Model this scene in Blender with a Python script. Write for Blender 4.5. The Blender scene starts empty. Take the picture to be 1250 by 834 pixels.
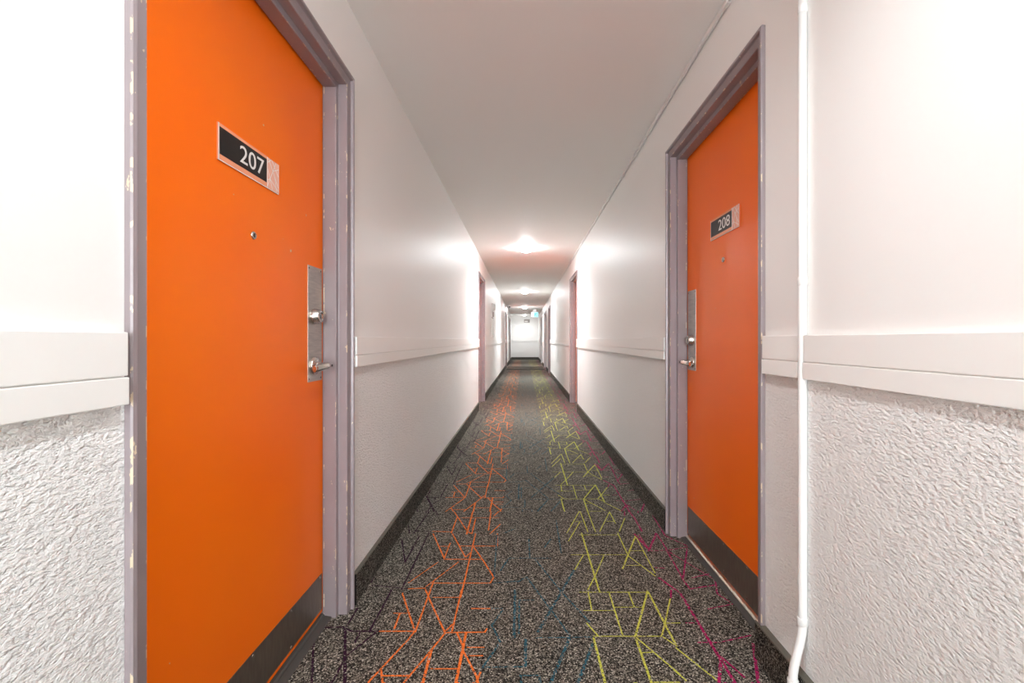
import bpy, bmesh, math, random
from mathutils import Vector, Matrix
random.seed(7)
sc = bpy.context.scene
COL = sc.collection
PI = math.pi

# ------------------------------------------------------------------ measures of the corridor (metres)
XL, XR = -0.684, 0.791          # wall faces
CEIL = 2.372
Y_BACK, Y_END = -5.5, 24.4
EYE = 1.06
HEAD = 2.045                    # underside of the door heads
RAIL_LO, RAIL_HI = 0.951, 1.073
BASE_H = 0.125

# ------------------------------------------------------------------ materials
def new_mat(name):
    m = bpy.data.materials.new(name); m.use_nodes = True
    nt = m.node_tree; nt.nodes.clear()
    out = nt.nodes.new('ShaderNodeOutputMaterial')
    b = nt.nodes.new('ShaderNodeBsdfPrincipled')
    nt.links.new(b.outputs[0], out.inputs[0])
    return m, nt, b

def N(nt, typ, **kw):
    n = nt.nodes.new(typ)
    for k, v in kw.items():
        if k in n.inputs.keys(): n.inputs[k].default_value = v
        else: setattr(n, k, v)
    return n

def coords(nt):
    return nt.nodes.new('ShaderNodeTexCoord').outputs['Object']

def geo_pos(nt):
    return nt.nodes.new('ShaderNodeNewGeometry').outputs['Position']

def ramp(nt, fac, stops, interp='LINEAR'):
    r = nt.nodes.new('ShaderNodeValToRGB'); r.color_ramp.interpolation = interp
    els = r.color_ramp.elements
    while len(els) < len(stops): els.new(0.5)
    for e, (p, c) in zip(els, stops):
        e.position = p; e.color = (*c, 1) if len(c) == 3 else c
    nt.links.new(fac, r.inputs[0]); return r.outputs[0]

def plain(name, col, rough=0.5, metal=0.0, emit=None, strength=0, bump=None, spec=0.5, coat=0.0):
    m, nt, b = new_mat(name)
    b.inputs['Base Color'].default_value = (*col, 1)
    b.inputs['Roughness'].default_value = rough
    b.inputs['Metallic'].default_value = metal
    b.inputs['Specular IOR Level'].default_value = spec
    b.inputs['Coat Weight'].default_value = coat
    if emit:
        b.inputs['Emission Color'].default_value = (*emit, 1)
        b.inputs['Emission Strength'].default_value = strength
    # a very slight mottling keeps every surface procedural
    n = N(nt, 'ShaderNodeTexNoise', Scale=bump[0] if bump else 40.0, Detail=3.0)
    nt.links.new(geo_pos(nt), n.inputs['Vector'])
    if bump:
        bp = N(nt, 'ShaderNodeBump', Strength=bump[1], Distance=bump[2])
        nt.links.new(n.outputs['Fac'], bp.inputs['Height']); nt.links.new(bp.outputs[0], b.inputs['Normal'])
    mr = N(nt, 'ShaderNodeMapRange'); mr.inputs['To Min'].default_value = max(0, rough - 0.04); mr.inputs['To Max'].default_value = min(1, rough + 0.04)
    nt.links.new(n.outputs['Fac'], mr.inputs['Value']); nt.links.new(mr.outputs[0], b.inputs['Roughness'])
    return m

M = {}
WALL_C = (0.86, 0.85, 0.83)
M['wall'] = plain('wall_paint', WALL_C, 0.46, bump=(110.0, 0.14, 0.0014), spec=0.4)
M['ceiling'] = plain('ceiling_paint', (0.84, 0.815, 0.79), 0.58, bump=(90.0, 0.10, 0.001), spec=0.4)
M['rail'] = plain('rail_paint', (0.86, 0.85, 0.825), 0.42, bump=(60.0, 0.05, 0.001))

def stucco():
    m, nt, b = new_mat('stucco_paint')
    b.inputs['Base Color'].default_value = (0.90, 0.895, 0.88, 1); b.inputs['Roughness'].default_value = 0.55
    b.inputs['Specular IOR Level'].default_value = 0.35
    p = geo_pos(nt)
    mp = N(nt, 'ShaderNodeMapping'); mp.inputs['Scale'].default_value = (1, 0.66, 1.25)
    nt.links.new(p, mp.inputs['Vector'])
    n1 = N(nt, 'ShaderNodeTexNoise', Scale=128.0, Detail=3.0, Roughness=0.58, Distortion=0.1)
    nt.links.new(mp.outputs[0], n1.inputs['Vector'])
    r = ramp(nt, n1.outputs['Fac'], [(0.33, (0, 0, 0)), (0.47, (0.62, 0.62, 0.62)), (0.70, (1, 1, 1))])
    bp = N(nt, 'ShaderNodeBump', Strength=0.85, Distance=0.0046)
    nt.links.new(r, bp.inputs['Height'])
    n2 = N(nt, 'ShaderNodeTexNoise', Scale=240.0, Detail=2.0)
    nt.links.new(p, n2.inputs['Vector'])
    b2 = N(nt, 'ShaderNodeBump', Strength=0.25, Distance=0.0012)
    nt.links.new(n2.outputs['Fac'], b2.inputs['Height']); nt.links.new(bp.outputs[0], b2.inputs['Normal'])
    nt.links.new(b2.outputs[0], b.inputs['Normal'])
    return m
M['stucco'] = stucco()

def carpet(name, line=None, cover=1.0, dark=1.0):
    """cut pile of mixed black, grey and beige tufts; a yarn colour covers that share of the tufts on a pattern line"""
    m, nt, b = new_mat(name)
    b.inputs['Roughness'].default_value = 0.95; b.inputs['Specular IOR Level'].default_value = 0.1
    p = geo_pos(nt)
    v = N(nt, 'ShaderNodeTexVoronoi', Scale=265.0); nt.links.new(p, v.inputs['Vector'])
    sep = nt.nodes.new('ShaderNodeSeparateColor'); nt.links.new(v.outputs['Color'], sep.inputs[0])
    d = dark
    c = ramp(nt, sep.outputs[0], [(0.0, (0.014*d, 0.0135*d, 0.012*d)), (0.24, (0.045*d, 0.042*d, 0.036*d)), (0.50, (0.14*d, 0.128*d, 0.106*d)),
                                  (0.74, (0.28*d, 0.26*d, 0.215*d)), (0.91, (0.50*d, 0.47*d, 0.40*d))], 'CONSTANT')
    n = N(nt, 'ShaderNodeTexNoise', Scale=1.6, Detail=3.0); nt.links.new(p, n.inputs['Vector'])
    wear = N(nt, 'ShaderNodeMapRange'); wear.inputs['To Min'].default_value = 0.80; wear.inputs['To Max'].default_value = 1.2
    nt.links.new(n.outputs['Fac'], wear.inputs['Value'])
    mul = N(nt, 'ShaderNodeMix', data_type='RGBA', blend_type='MULTIPLY'); mul.inputs[0].default_value = 1.0
    nt.links.new(c, mul.inputs[6]); nt.links.new(wear.outputs[0], mul.inputs[7])
    colour = mul.outputs[2]
    if line:
        gt = N(nt, 'ShaderNodeMath', operation='LESS_THAN'); gt.inputs[1].default_value = cover
        nt.links.new(sep.outputs[1], gt.inputs[0])
        mx = N(nt, 'ShaderNodeMix', data_type='RGBA'); nt.links.new(gt.outputs[0], mx.inputs[0])
        nt.links.new(colour, mx.inputs[6])
        var = N(nt, 'ShaderNodeMapRange'); var.inputs['To Min'].default_value = 0.75; var.inputs['To Max'].default_value = 1.2
        nt.links.new(sep.outputs[2], var.inputs['Value'])
        lm = N(nt, 'ShaderNodeMix', data_type='RGBA', blend_type='MULTIPLY'); lm.inputs[0].default_value = 1.0
        lm.inputs[6].default_value = (*line, 1); nt.links.new(var.outputs[0], lm.inputs[7])
        nt.links.new(lm.outputs[2], mx.inputs[7]); colour = mx.outputs[2]
    nt.links.new(colour, b.inputs['Base Color'])
    bp = N(nt, 'ShaderNodeBump', Strength=0.5, Distance=0.003); nt.links.new(v.outputs['Distance'], bp.inputs['Height'])
    nt.links.new(bp.outputs[0], b.inputs['Normal'])
    return m
M['carpet'] = carpet('carpet_tufts')
M['carpet_base'] = carpet('carpet_skirting_tufts', dark=0.62)
M['mat'] = carpet('entry_mat_tufts', dark=0.45)
LINE_COL = {'P': ((0.035, 0.012, 0.03), 0.85), 'O': ((0.85, 0.20, 0.035), 0.90), 'T': ((0.03, 0.12, 0.16), 0.62),
            'L': ((0.60, 0.62, 0.10), 0.86), 'M': ((0.42, 0.018, 0.12), 0.72)}
for k, (c, cov) in LINE_COL.items(): M['yarn' + k] = carpet('carpet_yarn_' + k, c, cov)

def orange_paint():
    m, nt, b = new_mat('orange_door_paint')
    p = geo_pos(nt)
    n = N(nt, 'ShaderNodeTexNoise', Scale=2.2, Detail=4.0); nt.links.new(p, n.inputs['Vector'])
    c = ramp(nt, n.outputs['Fac'], [(0.3, (0.97, 0.158, 0.001)), (0.7, (0.98, 0.185, 0.0015))])
    # tiny pale chips here and there
    ch = N(nt, 'ShaderNodeTexNoise', Scale=38.0, Detail=1.0); nt.links.new(p, ch.inputs['Vector'])
    k = ramp(nt, ch.outputs['Fac'], [(0.83, (0, 0, 0)), (0.84, (1, 1, 1))])
    mx = N(nt, 'ShaderNodeMix', data_type='RGBA'); nt.links.new(k, mx.inputs[0]); nt.links.new(c, mx.inputs[6])
    mx.inputs[7].default_value = (0.75, 0.55, 0.35, 1)
    nt.links.new(mx.outputs[2], b.inputs['Base Color'])
    b.inputs['Roughness'].default_value = 0.34; b.inputs['Specular IOR Level'].default_value = 0.26
    o = N(nt, 'ShaderNodeTexNoise', Scale=160.0, Detail=2.0); nt.links.new(p, o.inputs['Vector'])
    bp = N(nt, 'ShaderNodeBump', Strength=0.12, Distance=0.0012); nt.links.new(o.outputs['Fac'], bp.inputs['Height'])
    nt.links.new(bp.outputs[0], b.inputs['Normal'])
    return m
M['orange'] = orange_paint()

def frame_paint(name, chip_lo, col=(0.285, 0.235, 0.245)):
    """mauve grey steel frame paint, knocked off to a cream primer where the noise peaks"""
    m, nt, b = new_mat(name)
    p = geo_pos(nt)
    mp = N(nt, 'ShaderNodeMapping'); mp.inputs['Scale'].default_value = (1, 1, 0.45); nt.links.new(p, mp.inputs['Vector'])
    ch = N(nt, 'ShaderNodeTexNoise', Scale=55.0, Detail=3.0, Roughness=0.6); nt.links.new(mp.outputs[0], ch.inputs['Vector'])
    k = ramp(nt, ch.outputs['Fac'], [(chip_lo, (0, 0, 0)), (chip_lo + 0.012, (1, 1, 1))])
    n = N(nt, 'ShaderNodeTexNoise', Scale=6.0, Detail=4.0); nt.links.new(p, n.inputs['Vector'])
    c = ramp(nt, n.outputs['Fac'], [(0.3, tuple(x*0.93 for x in col)), (0.7, tuple(x*1.06 for x in col))])
    mx = N(nt, 'ShaderNodeMix', data_type='RGBA'); nt.links.new(k, mx.inputs[0]); nt.links.new(c, mx.inputs[6])
    mx.inputs[7].default_value = (0.62, 0.50, 0.36, 1)
    nt.links.new(mx.outputs[2], b.inputs['Base Color'])
    b.inputs['Roughness'].default_value = 0.33
    o = N(nt, 'ShaderNodeTexNoise', Scale=120.0, Detail=2.0); nt.links.new(p, o.inputs['Vector'])
    bp = N(nt, 'ShaderNodeBump', Strength=0.1, Distance=0.001); nt.links.new(o.outputs['Fac'], bp.inputs['Height'])
    nt.links.new(bp.outputs[0], b.inputs['Normal'])
    return m
M['frame'] = frame_paint('mauve_frame_paint', 0.70)
M['frame_edge'] = frame_paint('mauve_frame_worn_edge', 0.58)
M['pale_frame'] = frame_paint('pale_frame_paint', 0.9, (0.62, 0.60, 0.60))
M['pale_door'] = plain('pale_grey_door_paint', (0.70, 0.70, 0.70), 0.4)

def brushed(name, col, rough, sc_=(1, 1, 60)):
    m, nt, b = new_mat(name)
    p = geo_pos(nt)
    mp = N(nt, 'ShaderNodeMapping'); mp.inputs['Scale'].default_value = sc_; nt.links.new(p, mp.inputs['Vector'])
    n = N(nt, 'ShaderNodeTexNoise', Scale=18.0, Detail=4.0); nt.links.new(mp.outputs[0], n.inputs['Vector'])
    c = ramp(nt, n.outputs['Fac'], [(0.25, tuple(x*0.8 for x in col)), (0.75, tuple(min(1, x*1.15) for x in col))])
    nt.links.new(c, b.inputs['Base Color']); b.inputs['Metallic'].default_value = 1.0
    r = N(nt, 'ShaderNodeMapRange'); r.inputs['To Min'].default_value = rough - 0.08; r.inputs['To Max'].default_value = rough + 0.1
    nt.links.new(n.outputs['Fac'], r.inputs['Value']); nt.links.new(r.outputs[0], b.inputs['Roughness'])
    return m
M['kick'] = brushed('dull_kick_plate_steel', (0.34, 0.31, 0.27), 0.42, (1, 6, 1))
M['plate'] = brushed('brushed_lock_plate_steel', (0.58, 0.54, 0.48), 0.36, (1, 1, 8))
M['chrome'] = brushed('satin_chrome', (0.66, 0.63, 0.59), 0.24, (1, 1, 1))
M['brass'] = brushed('threshold_metal', (0.90, 0.84, 0.72), 0.42, (1, 1, 1))
M['rubber'] = plain('dark_reducer_strip', (0.075, 0.072, 0.066), 0.6)
M['black'] = plain('black_plastic', (0.006, 0.006, 0.006), 0.4)
M['base_cap'] = plain('skirting_cap', (0.12, 0.11, 0.085), 0.6)
M['sign_back'] = plain('salmon_acrylic', (0.90, 0.36, 0.20), 0.22)
M['sign_strip'] = plain('pale_pink_film', (0.92, 0.50, 0.38), 0.25)
M['sign_black'] = plain('black_insert', (0.012, 0.010, 0.009), 0.45)
M['white_print'] = plain('white_print', (0.85, 0.83, 0.80), 0.5)
M['pipe'] = plain('white_pipe_paint', (0.74, 0.73, 0.71), 0.5, bump=(90, 0.08, 0.001))
M['white_plastic'] = plain('white_plastic', (0.78, 0.77, 0.75), 0.35)
M['grey_plastic'] = plain('grey_plastic', (0.33, 0.29, 0.27), 0.5)
M['glass_dark'] = plain('dark_lens_glass', (0.01, 0.01, 0.012), 0.06)
M['lamp_pan'] = plain('lamp_pan_enamel', (0.75, 0.73, 0.70), 0.35)
LAMP = 240.0
BEAM = [41.0, 66.0, 66.0, 58.0, 9.0]      # one lamp after another down the corridor
FILL = 25.0  # world strength, an added fill entering behind the camera
for k_, s_ in (('lamp_glass', 1.0), ('lamp_glass_dim', 0.05), ('lamp_glass_end', 0.22)):
    M[k_] = plain('lit_opal_' + k_, (0.9, 0.88, 0.85), 0.3, emit=(0.94, 0.97, 1.0), strength=LAMP*s_)
M['exit_cyan'] = plain('lit_exit_panel_cyan', (0.2, 0.6, 0.7), 0.4, emit=(0.32, 0.88, 1.0), strength=1.1)
M['exit_white'] = plain('lit_exit_panel_white', (0.8, 0.85, 0.9), 0.4, emit=(0.85, 0.95, 1.0), strength=1.1)
M['exit_dark'] = plain('exit_pictogram_teal', (0.02, 0.20, 0.26), 0.5)
M['dark_gap'] = plain('dark_recess', (0.03, 0.026, 0.024), 0.8)

# ------------------------------------------------------------------ mesh helper
class MB:
    def __init__(s, *mats): s.bm = bmesh.new(); s.mats = list(mats)
    def quad(s, pts, mi=0):
        f = s.bm.faces.new([s.bm.verts.new(p) for p in pts]); f.material_index = mi; return f
    def box(s, a, b, mi=0, bevel=0.0):
        x0, x1 = sorted((a[0], b[0])); y0, y1 = sorted((a[1], b[1])); z0, z1 = sorted((a[2], b[2]))
        r = bmesh.ops.create_cube(s.bm, size=1.0, matrix=Matrix.Translation(((x0+x1)/2, (y0+y1)/2, (z0+z1)/2)) @ Matrix.Diagonal((x1-x0, y1-y0, z1-z0, 1)))
        fs = list({f for v in r['verts'] for f in v.link_faces})
        for f in fs: f.material_index = mi
        if bevel:
            es = list({e for v in r['verts'] for e in v.link_edges})
            rb = bmesh.ops.bevel(s.bm, geom=es, offset=bevel, segments=2, affect='EDGES', profile=0.6, clamp_overlap=True)
            for f in rb['faces']: f.material_index = mi
    def prism(s, poly, d, depth, mi=0):
        """poly: 3-D points of a flat outline, pushed along d by depth"""
        d = Vector(d).normalized() * depth
        a = [s.bm.verts.new(p) for p in poly]; b = [s.bm.verts.new(Vector(p) + d) for p in poly]
        fs = [s.bm.faces.new(a), s.bm.faces.new(b[::-1])]
        n = len(a)
        for i in range(n): fs.append(s.bm.faces.new((a[i], b[i], b[(i+1) % n], a[(i+1) % n])))
        for f in fs: f.material_index = mi
    def lathe(s, prof, origin, axis, seg=32, mi=0, mi_of=None):
        """prof: (radius, height along axis) pairs"""
        ax = Vector(axis).normalized()
        t = Vector((0, 0, 1)) if abs(ax.z) < 0.9 else Vector((1, 0, 0))
        u = ax.cross(t).normalized(); v = ax.cross(u); o = Vector(origin)
        rings = []
        for r, h in prof:
            if r < 1e-6: rings.append([s.bm.verts.new(o + ax*h)])
            else: rings.append([s.bm.verts.new(o + ax*h + (u*math.cos(2*PI*i/seg) + v*math.sin(2*PI*i/seg))*r) for i in range(seg)])
        for k, (A, B) in enumerate(zip(rings, rings[1:])):
            for i in range(seg):
                j = (i+1) % seg
                if len(A) == 1 and len(B) == 1: continue
                if len(A) == 1: f = s.bm.faces.new((A[0], B[i], B[j]))
                elif len(B) == 1: f = s.bm.faces.new((A[i], A[j], B[0]))
                else: f = s.bm.faces.new((A[i], A[j], B[j], B[i]))
                f.material_index = mi_of[k] if mi_of else mi; f.smooth = True
    def tube(s, path, r, seg=16, mi=0, flat=1.0, up=None):
        """round (or flattened) bar along a path of points; r may be a list"""
        P = [Vector(p) for p in path]; n = len(P); rings = []
        for i in range(n):
            d = (P[min(i+1, n-1)] - P[max(i-1, 0)]).normalized()
            t = Vector(up) if up else (Vector((0, 1, 0)) if abs(d.y) < 0.9 else Vector((0, 0, 1)))
            a = d.cross(t).normalized(); b = a.cross(d).normalized()
            rr = r[i] if isinstance(r, (list, tuple)) else r
            rings.append([s.bm.verts.new(P[i] + a*math.cos(2*PI*k/seg)*rr*flat + b*math.sin(2*PI*k/seg)*rr) for k in range(seg)])
        for A, B in zip(rings, rings[1:]):
            for k in range(seg):
                f = s.bm.faces.new((A[k], A[(k+1) % seg], B[(k+1) % seg], B[k])); f.material_index = mi; f.smooth = True
        for R in (rings[0][::-1], rings[-1]):
            f = s.bm.faces.new(R); f.material_index = mi
    def build(s, name, parent=None, off=(0, 0, 0), smooth_angle=None):
        bmesh.ops.recalc_face_normals(s.bm, faces=s.bm.faces)
        if any(off): bmesh.ops.translate(s.bm, verts=s.bm.verts, vec=-Vector(off))
        me = bpy.data.meshes.new(name); s.bm.to_mesh(me); s.bm.free()
        for m in s.mats: me.materials.append(m)
        o = bpy.data.objects.new(name, me); COL.objects.link(o)
        if parent: o.parent = parent
        elif any(off): o.location = off
        return o

def tag(o, label=None, cat=None, group=None, kind=None):
    for k, v in (('label', label), ('category', cat), ('group', group), ('kind', kind)):
        if v: o[k] = v
    return o
def empty(name, loc):
    o = bpy.data.objects.new(name, None); COL.objects.link(o); o.location = loc; o.empty_display_size = 0.05
    return o
def struct(o, label, cat): return tag(o, label, cat, kind='structure')

# ------------------------------------------------------------------ doors: (side, near inner edge, far inner edge)
DOORS = {
    'L1': (-1, 0.817, 1.738), 'R1': (1, 1.521, 2.430),
    'L2': (-1, 6.820, 7.742), 'R2': (1, 6.695, 7.603),
    'L3': (-1, 16.93, 17.85), 'R3': (1, 13.45, 14.36),
    'L4': (-1, 21.43, 22.35), 'R4': (1, 15.85, 17.45), 'R5': (1, 19.05, 20.60),
}
LIP = 0.030                     # how far the frame laps the wall edge
# ------------------------------------------------------------------ setting
def build_wall(name, side, face, label):
    T = 0.17
    x0, x1 = face, face + side*T
    mb = MB(M['wall'], M['stucco'])
    cuts = sorted((d[1]-LIP, d[2]+LIP) for d in DOORS.values() if d[0] == side)
    y = Y_BACK
    for a, b in cuts + [(Y_END, None)]:
        mb.box((x0, y, -0.02), (x1, a, 0.975), 1)
        mb.box((x0, y, 0.975), (x1, a, CEIL + 0.02), 0)
        if b is None: break
        mb.box((x0, a, HEAD + LIP), (x1, b, CEIL + 0.02), 0)
        mb.box((x1 - side*0.01, a, -0.02), (x1, b, HEAD + LIP), 0)     # the room beyond each closed door stays dark
        y = b
    return struct(mb.build(name), label, 'wall')
build_wall('wall_left', -1, XL, 'white painted wall with stucco below the rail holding door 207')
build_wall('wall_right', 1, XR, 'white painted wall with stucco below the rail holding door 208')
mb = MB(M['wall']); mb.box((XL - 0.17, Y_END, -0.02), (XR + 0.17, Y_END + 0.1, CEIL + 0.02))
struct(mb.build('wall_far'), 'plain white wall closing the far end of the corridor', 'wall')
mb = MB(M['ceiling']); mb.box((XL - 0.17, Y_BACK, CEIL), (XR + 0.17, Y_END + 0.1, CEIL + 0.1))
struct(mb.build('ceiling'), 'smooth off white corridor ceiling with small round lights', 'ceiling')

# carpet: one woven repeat of coloured lines (mm: width, x1, y1, x2, y2), laid again every 1.391 m
PATTERN = {
    'P': '8,-519,523,-521,1090 8,-561,245,-560,520 8,-655,261,-657,389 8,-746,268,-667,271 8,-627,247,-667,271 8,-627,247,-501,247 11,-553,0,-655,261 8,-592,188,-593,239 8,-599,110,-537,239 8,-593,0,-595,115 8,-655,0,-747,212 6,-600,1103,-510,1103 8,-603,1071,-584,1388 6,-626,1078,-661,1182 6,-603,1071,-626,1078 8,-566,756,-650,1005 8,-566,756,-564,1040 8,-667,578,-705,1016 6,-491,527,-659,554 8,-520,1328,-544,1391 8,-601,1374,-600,1391',
    'O': '8,-313,1102,-431,1391 8,-287,1072,-313,1102 8,-398,1079,-398,1301 6,-379,1292,-148,1292 11,-312,1064,-315,1391 8,-284,1072,-286,1274 8,-197,1117,-203,1391 8,-181,1319,-155,1391 8,-184,1072,-136,1198 8,-400,1094,-503,1102 8,-386,793,-496,1072 8,-386,793,-384,958 6,-433,921,-391,921 8,-285,805,-390,1072 8,-285,805,-265,853 8,-384,784,-199,784 8,-260,463,-264,1072 8,-327,924,-137,924 8,-137,924,-145,1072 8,-199,781,-261,924 8,-134,620,-199,781 8,-147,571,-134,620 8,-393,571,-147,571 6,-420,543,-312,758 6,-503,574,-409,756 8,-491,527,-421,531 8,-388,454,-417,520 8,-287,242,-388,454 8,-394,242,-396,582 8,-403,261,-509,495 6,-372,462,-268,462 8,-524,247,-394,247 6,-504,355,-456,355 8,-475,261,-480,352 8,-407,206,-397,247 8,-482,0,-407,206 8,-261,245,-264,520 8,-316,148,-284,239 8,-371,0,-316,148 11,-312,0,-316,148 8,-284,239,-141,242 8,-141,242,-136,261 8,-207,159,-241,236 8,-149,28,-209,148 8,-141,0,-149,28 11,-210,0,-209,236 6,-195,161,-136,161 6,-183,120,-138,120 6,-298,60,-213,60 8,-444,30,-359,30 8,-436,0,-458,54 8,-206,385,-135,385 8,-148,0,-138,44 8,-287,242,-266,287',
    'T': '8,-133,622,-145,1055 8,-134,570,-30,587 11,-35,211,-37,520 8,-29,578,12,622 8,83,436,12,622 8,29,796,26,1004 6,-73,796,130,796 8,-108,677,-73,796 8,157,505,54,786 8,247,300,157,505 11,52,245,229,677 8,133,306,26,587 8,164,222,133,306 6,43,211,246,215 11,83,1,163,211 11,167,1,240,178 8,186,850,189,1254 8,105,907,143,1004 6,-126,386,-85,386 8,-119,281,-84,372 8,-83,189,-119,281 8,-136,58,-83,189 6,-127,67,5,69 11,5,69,6,200 8,-8,1,-11,31 6,-8,31,48,31 8,51,1,48,31 8,-17,234,-19,443 6,-19,443,41,443 8,-106,1082,-50,1137',
    'L': '8,236,1080,342,1391 8,353,1094,348,1391 8,235,981,325,1227 6,298,1235,339,1235 8,395,1094,394,1391 8,420,1101,527,1383 8,529,1211,527,1383 6,484,1238,528,1238 8,528,1101,598,1282 6,301,1056,509,1056 11,318,520,316,1080 6,233,830,502,830 8,235,686,291,821 8,315,619,395,826 8,272,520,315,619 8,512,826,514,1080 11,457,695,602,1040 8,596,657,603,1067 6,539,872,596,872 8,589,629,511,821 6,481,725,550,725 8,266,376,270,504 8,319,504,316,585 6,231,500,520,500 8,354,223,357,490 8,438,396,439,495 6,356,394,472,394 6,234,372,351,372 11,399,220,522,509 11,528,169,522,509 8,532,303,598,451 8,493,220,532,303 8,528,169,493,220 8,601,10,523,158 8,266,220,235,293 6,247,219,493,219 11,251,0,248,210 11,394,0,397,210 8,494,35,401,210 8,504,10,480,59 6,401,134,439,137 6,529,293,584,295 6,395,3,483,3',
    'M': '8,631,881,625,1056 8,631,881,725,1082 8,722,881,725,1082 6,623,870,721,877 6,721,877,845,914 8,702,597,827,892 8,707,525,702,597 8,707,525,827,556 8,763,1044,777,1321 8,839,925,763,1044 8,704,589,718,870 6,844,597,725,860 8,806,487,844,597 8,839,416,806,487 6,748,614,838,648 11,654,495,601,614 11,653,337,654,495 11,652,178,653,337 11,652,0,652,178 8,604,458,623,517 6,725,382,839,416 6,607,295,637,295 6,610,186,684,186 6,684,186,815,224 11,604,4,659,114 8,692,24,659,114 11,724,0,799,178 6,654,698,610,705 11,658,1290,649,1391 11,653,1101,658,1290 8,607,1323,622,1391 8,694,1357,706,1391 11,630,877,603,1067 11,630,877,709,1040',
}
REPEAT, ORIGIN = 1.391, 1.391
keys = list(PATTERN)
fl = MB(M['carpet'], *[M['yarn' + k] for k in keys])
fl.box((XL - 0.17, Y_BACK, -0.1), (XR + 0.17, Y_END + 0.1, 0.0), 0)
def strip(p, q, w, z, mi):
    p, q = Vector((*p, 0)), Vector((*q, 0)); d = q - p
    if d.length < 1e-4: return
    d.normalize(); n = Vector((-d.y, d.x, 0)) * (w/2); e = d * (w*0.35)
    fl.quad([(v.x, v.y, z) for v in (p - e - n, q + e - n, q + e + n, p - e + n)], mi)
for rep in range(-5, 17):
    for ki, k in enumerate(keys):
        for si, s in enumerate(PATTERN[k].split()):
            w, a, b, c, d = (int(t)/1000 for t in s.split(','))
            w *= {'L': 0.74, 'O': 0.86}.get(k, 0.95)
            oy = ORIGIN + REPEAT*rep
            if oy < Y_BACK or oy + REPEAT > Y_END: continue
            strip((a, oy + b), (c, oy + d), w, 0.0005 + 0.00008*ki + 0.000001*si, ki + 1)
struct(fl.build('floor'), 'speckled grey carpet with angular orange, lime, teal and magenta lines', 'carpet')

# chair rails and carpet skirtings between the door frames
PIPE_Y = 1.26
def gaps(side, margin, extra=()):
    ds = sorted((d[1], d[2]) for d in DOORS.values() if d[0] == side)
    y = Y_BACK; out = []
    for a, b in ds:
        out.append((y, a - margin)); y = b + margin
    out.append((y, Y_END))
    for c0, c1 in extra:
        out = [t for (p, q) in out for t in ([(p, c0), (c1, q)] if p < c0 and q > c1 else [(p, q)])]
    return [t for t in out if t[1] - t[0] > 0.06]
n_trim = 0
for side, face, sname in ((-1, XL, 'left'), (1, XR, 'right')):
    for i, (a, b) in enumerate(gaps(side, 0.058, ((PIPE_Y - 0.0135, PIPE_Y + 0.0135),) if side > 0 else ())):
        n_trim += 1
        mb = MB(M['rail'])
        mb.box((face, a, 0.9995), (face - side*0.018, b, RAIL_HI), 0, 0.002)
        mb.box((face, a, RAIL_LO), (face - side*0.020, b, 0.9975), 0, 0.002)
        mb.box((face, a + 0.002, 0.98), (face - side*0.012, b - 0.002, 1.01), 0)
        struct(mb.build('trim_%d' % n_trim), None, None)
    for i, (a, b) in enumerate(gaps(side, 0.062)):
        mb = MB(M['carpet_base'], M['base_cap'], M['black'])
        near = side > 0 and a < 0 < b
        x = face - side*(0.020 if near else 0.014)
        if near:                              # the carpet skirting laps over the foot of the frame
            b = DOORS['R1'][1] - 0.0475
            mb.box((face - 0.0162, b, 0), (x, b + 0.030, BASE_H - 0.005), 0); mb.box((face - 0.0162, b, BASE_H - 0.005), (x - 0.0015, b + 0.030, BASE_H), 1)
            mb.box((face - 0.0162, b + 0.030, 0), (x, b + 0.0312, BASE_H - 0.003), 2)
        mb.box((face, a, 0), (x, b, BASE_H - 0.005), 0)
        mb.box((face, a, BASE_H - 0.005), (x - side*0.0015, b, BASE_H), 1)
        for y in ((a,) if near else (a, b)): mb.box((face, y - 0.0012, 0), (x, y + 0.0012, BASE_H - 0.003), 2)
        struct(mb.build('baseboard_' + sname), None, None)
mb = MB(M['rail'])
n_trim += 1
mb.box((XL + 0.02, Y_END, 0.9995), (XR - 0.02, Y_END - 0.018, RAIL_HI), 0, 0.002); mb.box((XL + 0.02, Y_END, RAIL_LO), (XR - 0.02, Y_END - 0.02, 0.9975), 0, 0.002)
struct(mb.build('trim_%d' % n_trim), None, None)
mb = MB(M['carpet_base'], M['base_cap'])
mb.box((XL + 0.0155, Y_END, 0), (XR - 0.0155, Y_END - 0.014, BASE_H - 0.005), 0); mb.box((XL + 0.0155, Y_END, BASE_H - 0.005), (XR - 0.0155, Y_END - 0.0155, BASE_H), 1)
struct(mb.build('baseboard_far'), None, None)
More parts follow.
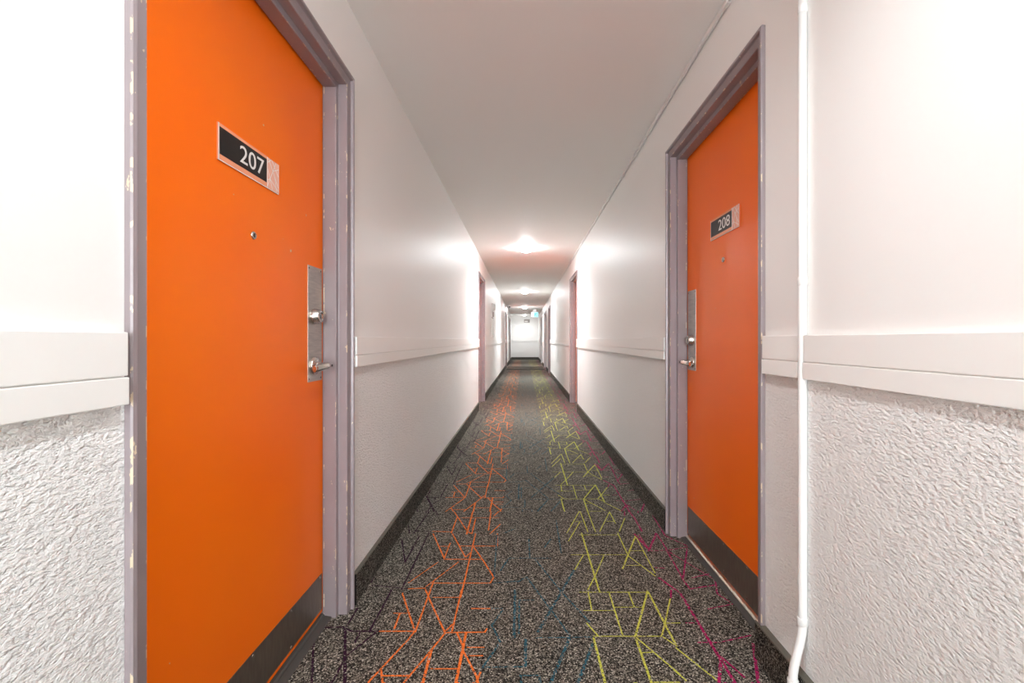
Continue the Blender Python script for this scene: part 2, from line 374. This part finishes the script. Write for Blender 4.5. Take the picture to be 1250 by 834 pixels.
# raceway along the ceiling corner
# ------------------------------------------------------------------ door builder
def make_door(num, key, leaf_mat, frame_mat, edge_mat, label, detail):
    side, y0, y1 = DOORS[key]
    face = XL if side < 0 else XR
    root = empty('door_%d' % num, (face, (y0 + y1)/2, 0)); off = root.location.copy()
    struct(root, label, 'door')
    X = lambda d: face - side*d                # d > 0 towards the corridor
    # frame: profile (outwards from the opening, towards the corridor) mitred round three sides
    prof = [(0.046, 0.0), (0.047, 0.011), (0.045, 0.0145), (0.038, 0.0155), (0.0345, 0.013), (0.033, 0.006), (0.031, 0.0035), (0.004, 0.002), (0.0015, 0.0015), (0.0, -0.001),
            (0.0, -0.0295), (-0.0005, -0.031), (-0.017, -0.032), (-0.0195, -0.0325), (-0.0205, -0.0345), (-0.0205, -0.076), (-0.020, -0.080), (-0.012, -0.0805), (-0.012, -0.13), (0.030, -0.13), (0.030, 0.0)]
    edge = {1: 1, 7: 1, 8: 1, 13: 1, 15: 1}
    fb = MB(frame_mat, edge_mat)
    rows = [[fb.bm.verts.new((X(d), y, z)) for y, z in ((y0 - u, 0.0), (y0 - u, HEAD + u), (y1 + u, HEAD + u), (y1 + u, 0.0))] for u, d in prof]
    for k in range(len(rows)):
        A, B = rows[k], rows[(k+1) % len(rows)]
        for j in range(3):
            f = fb.bm.faces.new((A[j], A[j+1], B[j+1], B[j])); f.material_index = edge.get(k, 0)
    for j in (0, 3): fb.bm.faces.new([r[j] for r in rows])
    fb.build('door_frame', root, off)
    leafs = [(y0 - 0.003 + 0.0, y1 + 0.003)] if y1 - y0 < 1.2 else [(y0 - 0.003, (y0 + y1)/2 - 0.002), ((y0 + y1)/2 + 0.002, y1 + 0.003)]
    DF = -0.086                                # leaf face
    leaves = []
    for a, b in leafs:
        lb = MB(leaf_mat)
        lb.box((X(DF), max(a, y0 - 0.003) + 0.016, 0.022), (X(DF - 0.044), b - 0.016, HEAD - 0.013), 0, 0.0015)
        leaves.append(lb.build('door_leaf', root, off))
    tb = MB(M['brass'] if key == 'R1' else M['rubber'], M['rubber'])
    ys, yl = y0 + 0.0205, y1 - y0 - 0.041
    tb.prism([(X(-0.074), ys, 0.0), (X(-0.075), ys, 0.010), (X(-0.080), ys, 0.016), (X(-0.13), ys, 0.020), (X(-0.13), ys, 0.0)], (0, 1, 0), yl, 0)
    tb.prism([(X(-0.048), ys, 0.0), (X(-0.050), ys, 0.005), (X(-0.0735), ys, 0.009), (X(-0.0735), ys, 0.0)], (0, 1, 0), yl, 1)
    tb.build('threshold', root, off)
    if not detail: return root
    leaf = leaves[0]
    n = Vector((-side, 0, 0)); P = lambda y, z, h=0.0: (X(DF + h), y, z)
    kb = MB(M['kick'], M['chrome'])
    kb.box(P(y0 + 0.026, 0.036 if key == 'L1' else 0.026), P(y1 - 0.024, 0.172, 0.0014), 0, 0.0004)
    for i in range(5):
        for z in (0.045, 0.163):
            yy = y0 + 0.04 + (y1 - y0 - 0.078)*i/4
            kb.lathe([(0.0042, 0), (0.0038, 0.0010), (0.0, 0.0016)], P(yy, z, 0.0013), n, 10, 1)
    kb.build('kick_plate', leaf, off)
    pb = MB(M['plate'], M['black'])
    zt, zb = (1.328, 0.9085) if key == 'L1' else (1.318, 0.902)
    ya, yb = y1 - 0.135, y1 - 0.026
    pb.box(P(ya, zb), P(yb, zt, 0.0022), 0, 0.0006)
    for yy in (ya + 0.008, yb - 0.008):
        for z in (zb + 0.010, zt - 0.010): pb.lathe([(0.0034, 0), (0.003, 0.0009), (0, 0.0012)], P(yy, z, 0.0020), n, 10, 1)
    pb.build('lock_plate', leaf, off)
    yc = y1 - 0.088; zd, zh = (1.146, 0.966) if key == 'L1' else (1.058, 0.945)
    db = MB(M['chrome'], M['black'])
    db.lathe([(0.0295, 0.0), (0.0300, 0.004), (0.0285, 0.008), (0.0235, 0.024), (0.0215, 0.0265), (0.0150, 0.0270), (0.0145, 0.0250), (0.0, 0.0250)], P(yc, zd, 0.0020), n, 36)
    db.box(P(yc - 0.0012, zd - 0.007, 0.0268), P(yc + 0.0012, zd + 0.006, 0.0276), 1)
    db.build('deadbolt', leaf, off)
    hb = MB(M['chrome'], M['black'])
    hb.lathe([(0.0315, 0.0), (0.0325, 0.003), (0.0315, 0.008), (0.024, 0.0115), (0.0150, 0.0125), (0.0125, 0.016), (0.0115, 0.040)], P(yc, zh, 0.0020), n, 36)
    # neck swings round into a flat lever that points to the hinge side
    path = []
    for t in range(9):
        a = t/8*PI/2
        path.append((X(DF + 0.038 + 0.022*math.sin(a)), yc - 0.022*(1 - math.cos(a)), zh))
    for t in range(1, 8):
        path.append((X(DF + 0.060 - 0.004*(t/7)**2), yc - 0.022 - 0.092*t/7, zh - 0.006*(t/7)**1.5))
    rad = [0.0112]*3 + [0.0118, 0.0125, 0.013, 0.0135, 0.0138, 0.0138] + [0.0138]*5 + [0.0130, 0.0110]
    hb.tube(path, rad, 20, 0, 0.62, (0, 0, 1))
    hb.lathe([(0.0045, 0), (0.0045, 0.0012), (0, 0.0014)], P(yc, zh, 0.0600 + 0.0070), n, 12, 1)
    hb.build('lever_handle', leaf, off)
    yp, zp = (1.281, 1.357) if key == 'L1' else (1.978, 1.412)
    vb = MB(M['chrome'], M['glass_dark'])
    vb.lathe([(0.0115, 0.0), (0.0115, 0.003), (0.0095, 0.0048), (0.0065, 0.0048), (0.0060, 0.0030), (0.0035, 0.0042), (0.0, 0.0046)], P(yp, zp), n, 24, mi_of=[0, 0, 0, 0, 1, 1])
    vb.build('peephole', leaf, off)
    return root

make_door(1, 'L1', M['orange'], M['frame'], M['frame_edge'], 'orange door numbered 207 in a chipped mauve steel frame', True)
make_door(2, 'R1', M['orange'], M['frame'], M['frame_edge'], 'orange door numbered 208 in a mauve steel frame', True)
make_door(3, 'L2', M['orange'], M['frame'], M['frame_edge'], 'mauve framed doorway just beyond door 207 on the same wall', False)
make_door(4, 'R2', M['orange'], M['frame'], M['frame_edge'], 'mauve framed doorway with orange edge just beyond door 208', False)
make_door(5, 'L3', M['orange'], M['frame'], M['frame_edge'], 'small distant doorway beside the security camera', False)
make_door(6, 'R3', M['orange'], M['frame'], M['frame_edge'], 'distant brown doorway edge, third along the wall of door 208', False)
make_door(7, 'L4', M['orange'], M['frame'], M['frame_edge'], 'last distant doorway before the end wall, same side as 207', False)
make_door(8, 'R4', M['pale_door'], M['pale_frame'], M['pale_frame'], 'pale grey double doors set past the third doorway', False)
d9 = make_door(9, 'R5', M['pale_door'], M['pale_frame'], M['pale_frame'], 'pale grey double doors below the lit exit sign', False)
hb = MB(M['black']); hb.tube([(XR + 0.086, 19.9, 1.0), (XR + 0.03, 19.9, 1.02), (XR + 0.03, 19.9, 1.3), (XR + 0.086, 19.9, 1.32)], 0.014, 12)
hb.build('pull_handle', [c for c in d9.children if c.name.startswith('door_leaf')][1], d9.location)

# ------------------------------------------------------------------ door number signs
def number_sign(text, side, yl, zc, label):
    """yl: the reader's left edge of the plate"""
    face = XL if side < 0 else XR
    DF = 0.086
    R = 1 if side < 0 else -1                       # the reader's right along y
    root = empty('room_number_sign', (face + side*DF, yl + R*0.14, zc)); off = root.location.copy()
    tag(root, label, 'sign', 'door number signs')
    P = lambda u, v, h: (face + side*(DF - h), yl + R*u, zc + v)
    W, H = 0.279, 0.094
    b = MB(M['sign_back'], M['white_print']); b.box(P(0, -H/2, 0), P(W, H/2, 0.0035), 0, 0.0005)
    b.box(P(0.0008, -H/2 + 0.0006, 0.0030), P(0.004, H/2 - 0.0006, 0.0038), 1)
    b.box(P(0.0, -H/2, 0.0030), P(W, -H/2 + 0.0022, 0.0037), 1)
    b.build('backing_plate', root, off)
    b = MB(M['sign_black']); b.box(P(0.0055, -0.031, 0.0030), P(0.213, 0.038, 0.0046), 0, 0.0004); b.build('black_insert', root, off)
    b = MB(M['sign_strip'], M['white_print'])
    b.box(P(0.2155, -0.0445, 0.0030), P(0.2785, 0.0455, 0.0042), 0, 0.0004)
    def ln(u0, v0, u1, v1, w=0.0016):
        d = Vector((u1-u0, v1-v0)).normalized(); nn = Vector((-d.y, d.x))*w/2
        b.prism([P(u0+nn.x, v0+nn.y, 0.0041), P(u1+nn.x, v1+nn.y, 0.0041), P(u1-nn.x, v1-nn.y, 0.0041), P(u0-nn.x, v0-nn.y, 0.0041)], (-side, 0, 0), 0.0004, 1)
    for s in ((0.2162, -0.044, 0.2162, 0.045, 0.0022), (0.2775, -0.044, 0.2775, 0.045, 0.002), (0.217, -0.040, 0.262, 0.044), (0.222, 0.044, 0.276, -0.028), (0.217, 0.012, 0.244, -0.043), (0.240, 0.044, 0.277, 0.006),
              (0.230, -0.015, 0.276, -0.038), (0.217, 0.030, 0.236, 0.044), (0.256, 0.0, 0.266, -0.043), (0.217, -0.022, 0.232, -0.014), (0.248, 0.015, 0.277, 0.030)): ln(*s)
    b.build('patterned_strip', root, off)
    cu = bpy.data.curves.new('numerals', 'FONT'); cu.body = text; cu.size = 1.0; cu.extrude = 0.0; cu.resolution_u = 6
    tmp = bpy.data.objects.new('numerals_source', cu); COL.objects.link(tmp)
    bpy.context.view_layer.update()
    me = bpy.data.meshes.new_from_object(tmp.evaluated_get(bpy.context.evaluated_depsgraph_get()))
    COL.objects.unlink(tmp); bpy.data.objects.remove(tmp)
    xs = [v.co.x for v in me.vertices]; ys = [v.co.y for v in me.vertices]
    sx = 0.112/(max(xs) - min(xs)); sy = 0.047/(max(ys) - min(ys))
    bm = bmesh.new(); bm.from_mesh(me)
    for v in bm.verts:
        u = 0.086 + (v.co.x - min(xs))*sx; w = -0.0195 + (v.co.y - min(ys))*sy
        v.co = Vector(P(u, w, 0.0045)) - off
    r = bmesh.ops.extrude_face_region(bm, geom=bm.faces[:])
    bmesh.ops.translate(bm, verts=[g for g in r['geom'] if isinstance(g, bmesh.types.BMVert)], vec=(-side*0.0007, 0, 0))
    bmesh.ops.recalc_face_normals(bm, faces=bm.faces)
    bm.to_mesh(me); bm.free(); me.materials.clear(); me.materials.append(M['white_print'])
    o = bpy.data.objects.new('numerals', me); COL.objects.link(o); o.parent = root
number_sign('207', -1, 1.129, 1.5605, 'salmon edged black plate reading 207 on an orange door')
number_sign('208', 1, 2.107, 1.5675, 'salmon edged black plate reading 208 on an orange door')

# ------------------------------------------------------------------ surface pipe on the wall beside door 208
root = empty('wall_pipe', (0.779, PIPE_Y, 0)); off = root.location.copy()
tag(root, 'thin white vertical pipe clipped to the wall beside door 208', 'pipe')
b = MB(M['pipe'])
path = [(0.779, PIPE_Y, CEIL - 0.002), (0.779, PIPE_Y, 1.2), (0.779, PIPE_Y, 0.30), (0.779, PIPE_Y, 0.265)]
for t in range(1, 9):
    s = t/8; s = s*s*(3 - 2*s); path.append((0.779 - 0.029*s, PIPE_Y - 0.004*s, 0.265 - 0.15*t/8))
path += [(0.750, PIPE_Y - 0.004, 0.08), (0.750, PIPE_Y - 0.004, 0.0)]
b.tube(path, 0.0115, 24); b.build('pipe_run', root, off)
for z, r in ((1.985, 0.0128), (1.225, 0.0135), (0.275, 0.0140)):
    b = MB(M['pipe']); b.lathe([(0.0116, -0.012), (r, -0.010), (r, 0.008), (r - 0.0008, 0.010), (0.0116, 0.010)], (0.7790 if z > 0.3 else 0.7785, PIPE_Y, z), (0, 0, 1), 24); b.build('coupling', root, off)
b = MB(M['pipe']); b.lathe([(0.0116, -0.03), (0.0145, -0.028), (0.0145, 0.012), (0.0135, 0.0145), (0.0116, 0.0145)], (0.750, PIPE_Y - 0.004, 0.100), (0, 0, 1), 24); b.build('coupling', root, off)

root = empty('cable_raceway', (XR, 4.0, CEIL)); off = root.location.copy()
tag(root, 'slim white cable raceway running along the ceiling edge', 'raceway')
b = MB(M['pipe']); b.box((XR - 0.016, -5.0, CEIL - 0.024), (XR - 0.005, 10.0, CEIL - 0.001), 0, 0.003); b.box((XR - 0.006, -5.0, CEIL - 0.016), (XR, 10.0, CEIL), 0); b.build('channel', root, off)
for y in (0.3, 1.735, 2.98, 3.55, 5.4, 7.6):
    b = MB(M['pipe']); b.box((XR - 0.0175, y - 0.018, CEIL - 0.0258), (XR, y + 0.018, CEIL), 0, 0.002); b.build('joint_cover', root, off)

# ------------------------------------------------------------------ ceiling lights
LY = [0.56, 6.44, 12.2, 18.0, 23.5]
LL = ['small round ceiling light above the viewer', 'brightest round ceiling light, nearest one in view', 'second round ceiling light along the corridor',
      'third round ceiling light, just before the exit sign', 'last round ceiling light, by the end wall']
def make_light():
    root = empty('ceiling_light', (0.03, 0, CEIL))
    b = MB(M['lamp_pan']); b.lathe([(0.0, 0.0), (0.098, 0.0), (0.100, -0.004), (0.098, -0.014), (0.090, -0.018), (0.0, -0.018)], (0, 0, 0), (0, 0, 1), 40); b.build('lamp_base', root)
    b = MB(M['lamp_glass']); b.lathe([(0.084, -0.018)] + [(0.086*math.cos(a), -0.022 - 0.038*math.sin(a)) for a in [i*PI/2/10 for i in range(10)]] + [(0.0, -0.060)], (0, 0, 0), (0, 0, 1), 40); b.build('glass_dome', root)
    for a in (PI*0.30, PI*0.70, PI*1.5):
        b = MB(M['grey_plastic']); c, s = math.cos(a), math.sin(a)
        b.box((-0.009, 0.087, -0.030), (0.009, 0.099, -0.0145), 0, 0.002)
        bmesh.ops.rotate(b.bm, verts=b.bm.verts, cent=(0, 0, 0), matrix=Matrix.Rotation(a - PI/2, 3, 'Z'))
        b.build('clip', root)
    return root
proto = make_light()
for i, y in enumerate(LY):
    if i == 0: o = proto
    else:
        o = proto.copy(); COL.objects.link(o)
        for ch in list(proto.children):
            c = ch.copy(); COL.objects.link(c); c.parent = o
    o.location = (0.03, y, CEIL)
    sp = bpy.data.lights.new('lamp_beam', 'SPOT'); sp.energy = BEAM[i]; sp.color = (0.94, 0.97, 1.0)
    sp.spot_size = math.radians(168); sp.spot_blend = 1.0; sp.shadow_soft_size = 0.03
    so = bpy.data.objects.new('lamp_beam', sp); COL.objects.link(so); so.parent = o; so.location = (0, 0, -0.125)
    tag(o, LL[i], 'ceiling light', 'round ceiling lights')

for lamp, mat in ((proto, 'lamp_glass_dim'), (o, 'lamp_glass_end')):       # weaker bulbs above the viewer and by the end wall
    g = [c for c in lamp.children if c.name.startswith('glass_dome')][0]
    g.data = g.data.copy(); g.data.materials[0] = M[mat]

# ------------------------------------------------------------------ small things at the far end
root = empty('security_camera', (XL, 16.6, 2.31)); off = root.location.copy()
tag(root, 'white bullet security camera high on the far wall', 'camera')
b = MB(M['white_plastic']); b.lathe([(0.045, 0), (0.045, 0.012), (0.02, 0.02), (0.018, 0.07)], (XL, 16.6, 2.31), (1, 0, -0.1), 20); b.build('wall_mount', root, off)
b = MB(M['white_plastic']); b.lathe([(0.0, 0.0), (0.045, 0.0), (0.052, 0.02), (0.052, 0.19), (0.046, 0.20), (0.0, 0.20)], (XL + 0.11, 16.70, 2.285), (0.2, -1, -0.10), 24); b.build('camera_body', root, off)
d = Vector((0.2, -1, -0.10)).normalized(); p = Vector((XL + 0.11, 16.70, 2.285)) + d*0.198 + Vector((0.012, 0, 0))
b = MB(M['glass_dark']); b.lathe([(0.026, 0.0), (0.026, 0.008), (0.02, 0.012), (0.0, 0.014)], p, d, 24); b.build('lens', root, off)

root = empty('exit_sign', (0.47, 19.4, CEIL)); off = root.location.copy()
tag(root, 'lit cyan and white exit sign hanging from the ceiling', 'sign')
b = MB(M['white_plastic']); b.box((0.32, 19.37, 2.04), (0.62, 19.43, 2.25), 0, 0.006); b.build('sign_housing', root, off)
b = MB(M['white_plastic']); b.box((0.40, 19.38, 2.25), (0.54, 19.42, CEIL), 0, 0.004); b.build('hanger', root, off)
b = MB(M['exit_white'], M['exit_cyan'])
b.box((0.328, 19.364, 2.050), (0.405, 19.371, 2.240), 0, 0.001); b.box((0.407, 19.364, 2.050), (0.612, 19.371, 2.240), 1, 0.001); b.build('lit_panel', root, off)
b = MB(M['exit_dark'])
sx, sz = 0.425, 2.058
F = lambda pts: b.prism([(sx + u*0.17, 19.3645, sz + v*0.17) for u, v in pts], (0, -1, 0), 0.002)
b.lathe([(0.017, 0.0), (0.017, 0.002), (0.0, 0.002)], (sx + 0.50*0.17, 19.3645, sz + 0.90*0.17), (0, -1, 0), 16)
F([(0.34, 0.42), (0.50, 0.40), (0.60, 0.74), (0.44, 0.78)])                                   # trunk
F([(0.44, 0.78), (0.46, 0.68), (0.26, 0.62), (0.18, 0.44), (0.10, 0.48), (0.20, 0.70)])       # trailing arm
F([(0.56, 0.76), (0.60, 0.66), (0.80, 0.52), (0.86, 0.60), (0.64, 0.76)])                     # leading arm
F([(0.40, 0.42), (0.50, 0.40), (0.66, 0.26), (0.62, 0.02), (0.53, 0.03), (0.55, 0.22)])       # leading leg
F([(0.34, 0.44), (0.44, 0.40), (0.30, 0.18), (0.04, 0.16), (0.04, 0.25), (0.24, 0.27)])       # trailing leg
F([(0.90, 0.0), (0.98, 0.0), (0.98, 0.98), (0.90, 0.98)]); F([(0.70, 0.90), (0.90, 0.90), (0.90, 0.98), (0.70, 0.98)])
b.build('running_figure', root, off)

root = empty('notice_plate', (0.16, Y_END, 2.08)); off = root.location.copy()
tag(root, 'small grey brown notice plate high on the end wall', 'sign')
b = MB(M['grey_plastic']); b.box((0.01, Y_END + 0.002, 1.99), (0.32, Y_END - 0.012, 2.17), 0, 0.003); b.build('plate', root, off)
b = MB(M['white_print']); b.box((0.04, Y_END - 0.0125, 2.02), (0.21, Y_END - 0.0135, 2.09), 0); b.build('pale_panel', root, off)

root = empty('fire_alarm', (XL, 9.75, 1.73)); off = root.location.copy()
tag(root, 'white fire alarm sounder above the wall panel', 'alarm')
b = MB(M['white_plastic']); b.box((XL, 9.55, 1.66), (XL + 0.035, 9.80, 1.84), 0, 0.006); b.build('back_box', root, off)
b = MB(M['white_plastic']); b.lathe([(0.07, 0), (0.07, 0.03), (0.05, 0.045), (0, 0.05)], (XL + 0.034, 9.66, 1.76), (1, 0, 0), 24); b.build('sounder', root, off)
b = MB(M['grey_plastic']); b.box((XL, 9.83, 1.56), (XL + 0.03, 9.93, 1.69), 0, 0.004); b.build('pull_box', root, off)
root = empty('wall_panel', (XL, 9.8, 1.1)); off = root.location.copy()
tag(root, 'white recessed wall panel with a dark gap at its edge', 'panel')
b = MB(M['wall']); b.box((XL, 9.48, 1.12), (XL + 0.016, 10.02, 1.52), 0, 0.003); b.build('panel_door', root, off)
b = MB(M['dark_gap']); b.box((XL, 10.022, 1.12), (XL + 0.018, 10.06, 1.52), 0, 0.002); b.build('gap_strip', root, off)  # dark coloured strip stands in for the shaded gap beside the panel
b = MB(M['grey_plastic']); b.box((XL, 9.50, 1.525), (XL + 0.014, 10.0, 1.54), 0, 0.002); b.build('top_edge', root, off)

for y0, y1, lab in ((15.95, 16.75, 'dark carpet strip across the floor, nearer of two'), (17.05, 17.95, 'dark carpet strip across the floor, farther of two')):
    b = MB(M['mat'], M['rubber']); b.box((XL + 0.06, y0, 0.0012), (XR - 0.06, y1, 0.006), 0, 0.001)
    o = b.build('floor_mat', None, ((XL + XR)/2, (y0 + y1)/2, 0.0)); tag(o, lab, 'mat', 'dark strips across the carpet')

# ------------------------------------------------------------------ camera, world, colour
cam = bpy.data.cameras.new('camera'); co = bpy.data.objects.new('camera', cam); COL.objects.link(co)
cam.sensor_width = 36.0; cam.lens = 550.0/1250*36.0; cam.clip_start = 0.02; cam.clip_end = 100
cam.shift_x = -14.5/1250; cam.shift_y = -2.0/1250
co.location = (0, 0, EYE); co.rotation_euler = (PI/2, 0, 0)
sc.camera = co
w = bpy.data.worlds.new('world'); sc.world = w; w.use_nodes = True
w.node_tree.nodes['Background'].inputs[0].default_value = (0.89, 0.955, 1.0, 1); w.node_tree.nodes['Background'].inputs[1].default_value = FILL
po = bpy.data.lights.new('fill_portal', 'AREA'); po.shape = 'RECTANGLE'; po.size = XR - XL; po.size_y = CEIL; po.cycles.is_portal = True
p_ = bpy.data.objects.new('fill_portal', po); COL.objects.link(p_); p_.location = ((XL + XR)/2, Y_BACK + 0.01, CEIL/2); p_.rotation_euler = (PI/2, 0, 0)  # unseen back end left open so the added world fill gets in
sc.view_settings.view_transform = 'Standard'; sc.view_settings.look = 'None'; sc.view_settings.gamma = 1.0
sc.view_settings.use_curve_mapping = False; sc.view_settings.exposure = 0.34
sc.cycles.use_denoising = True
sc.cycles.max_bounces = 12; sc.cycles.diffuse_bounces = 8; sc.cycles.glossy_bounces = 4
sc.cycles.sample_clamp_indirect = 8.0
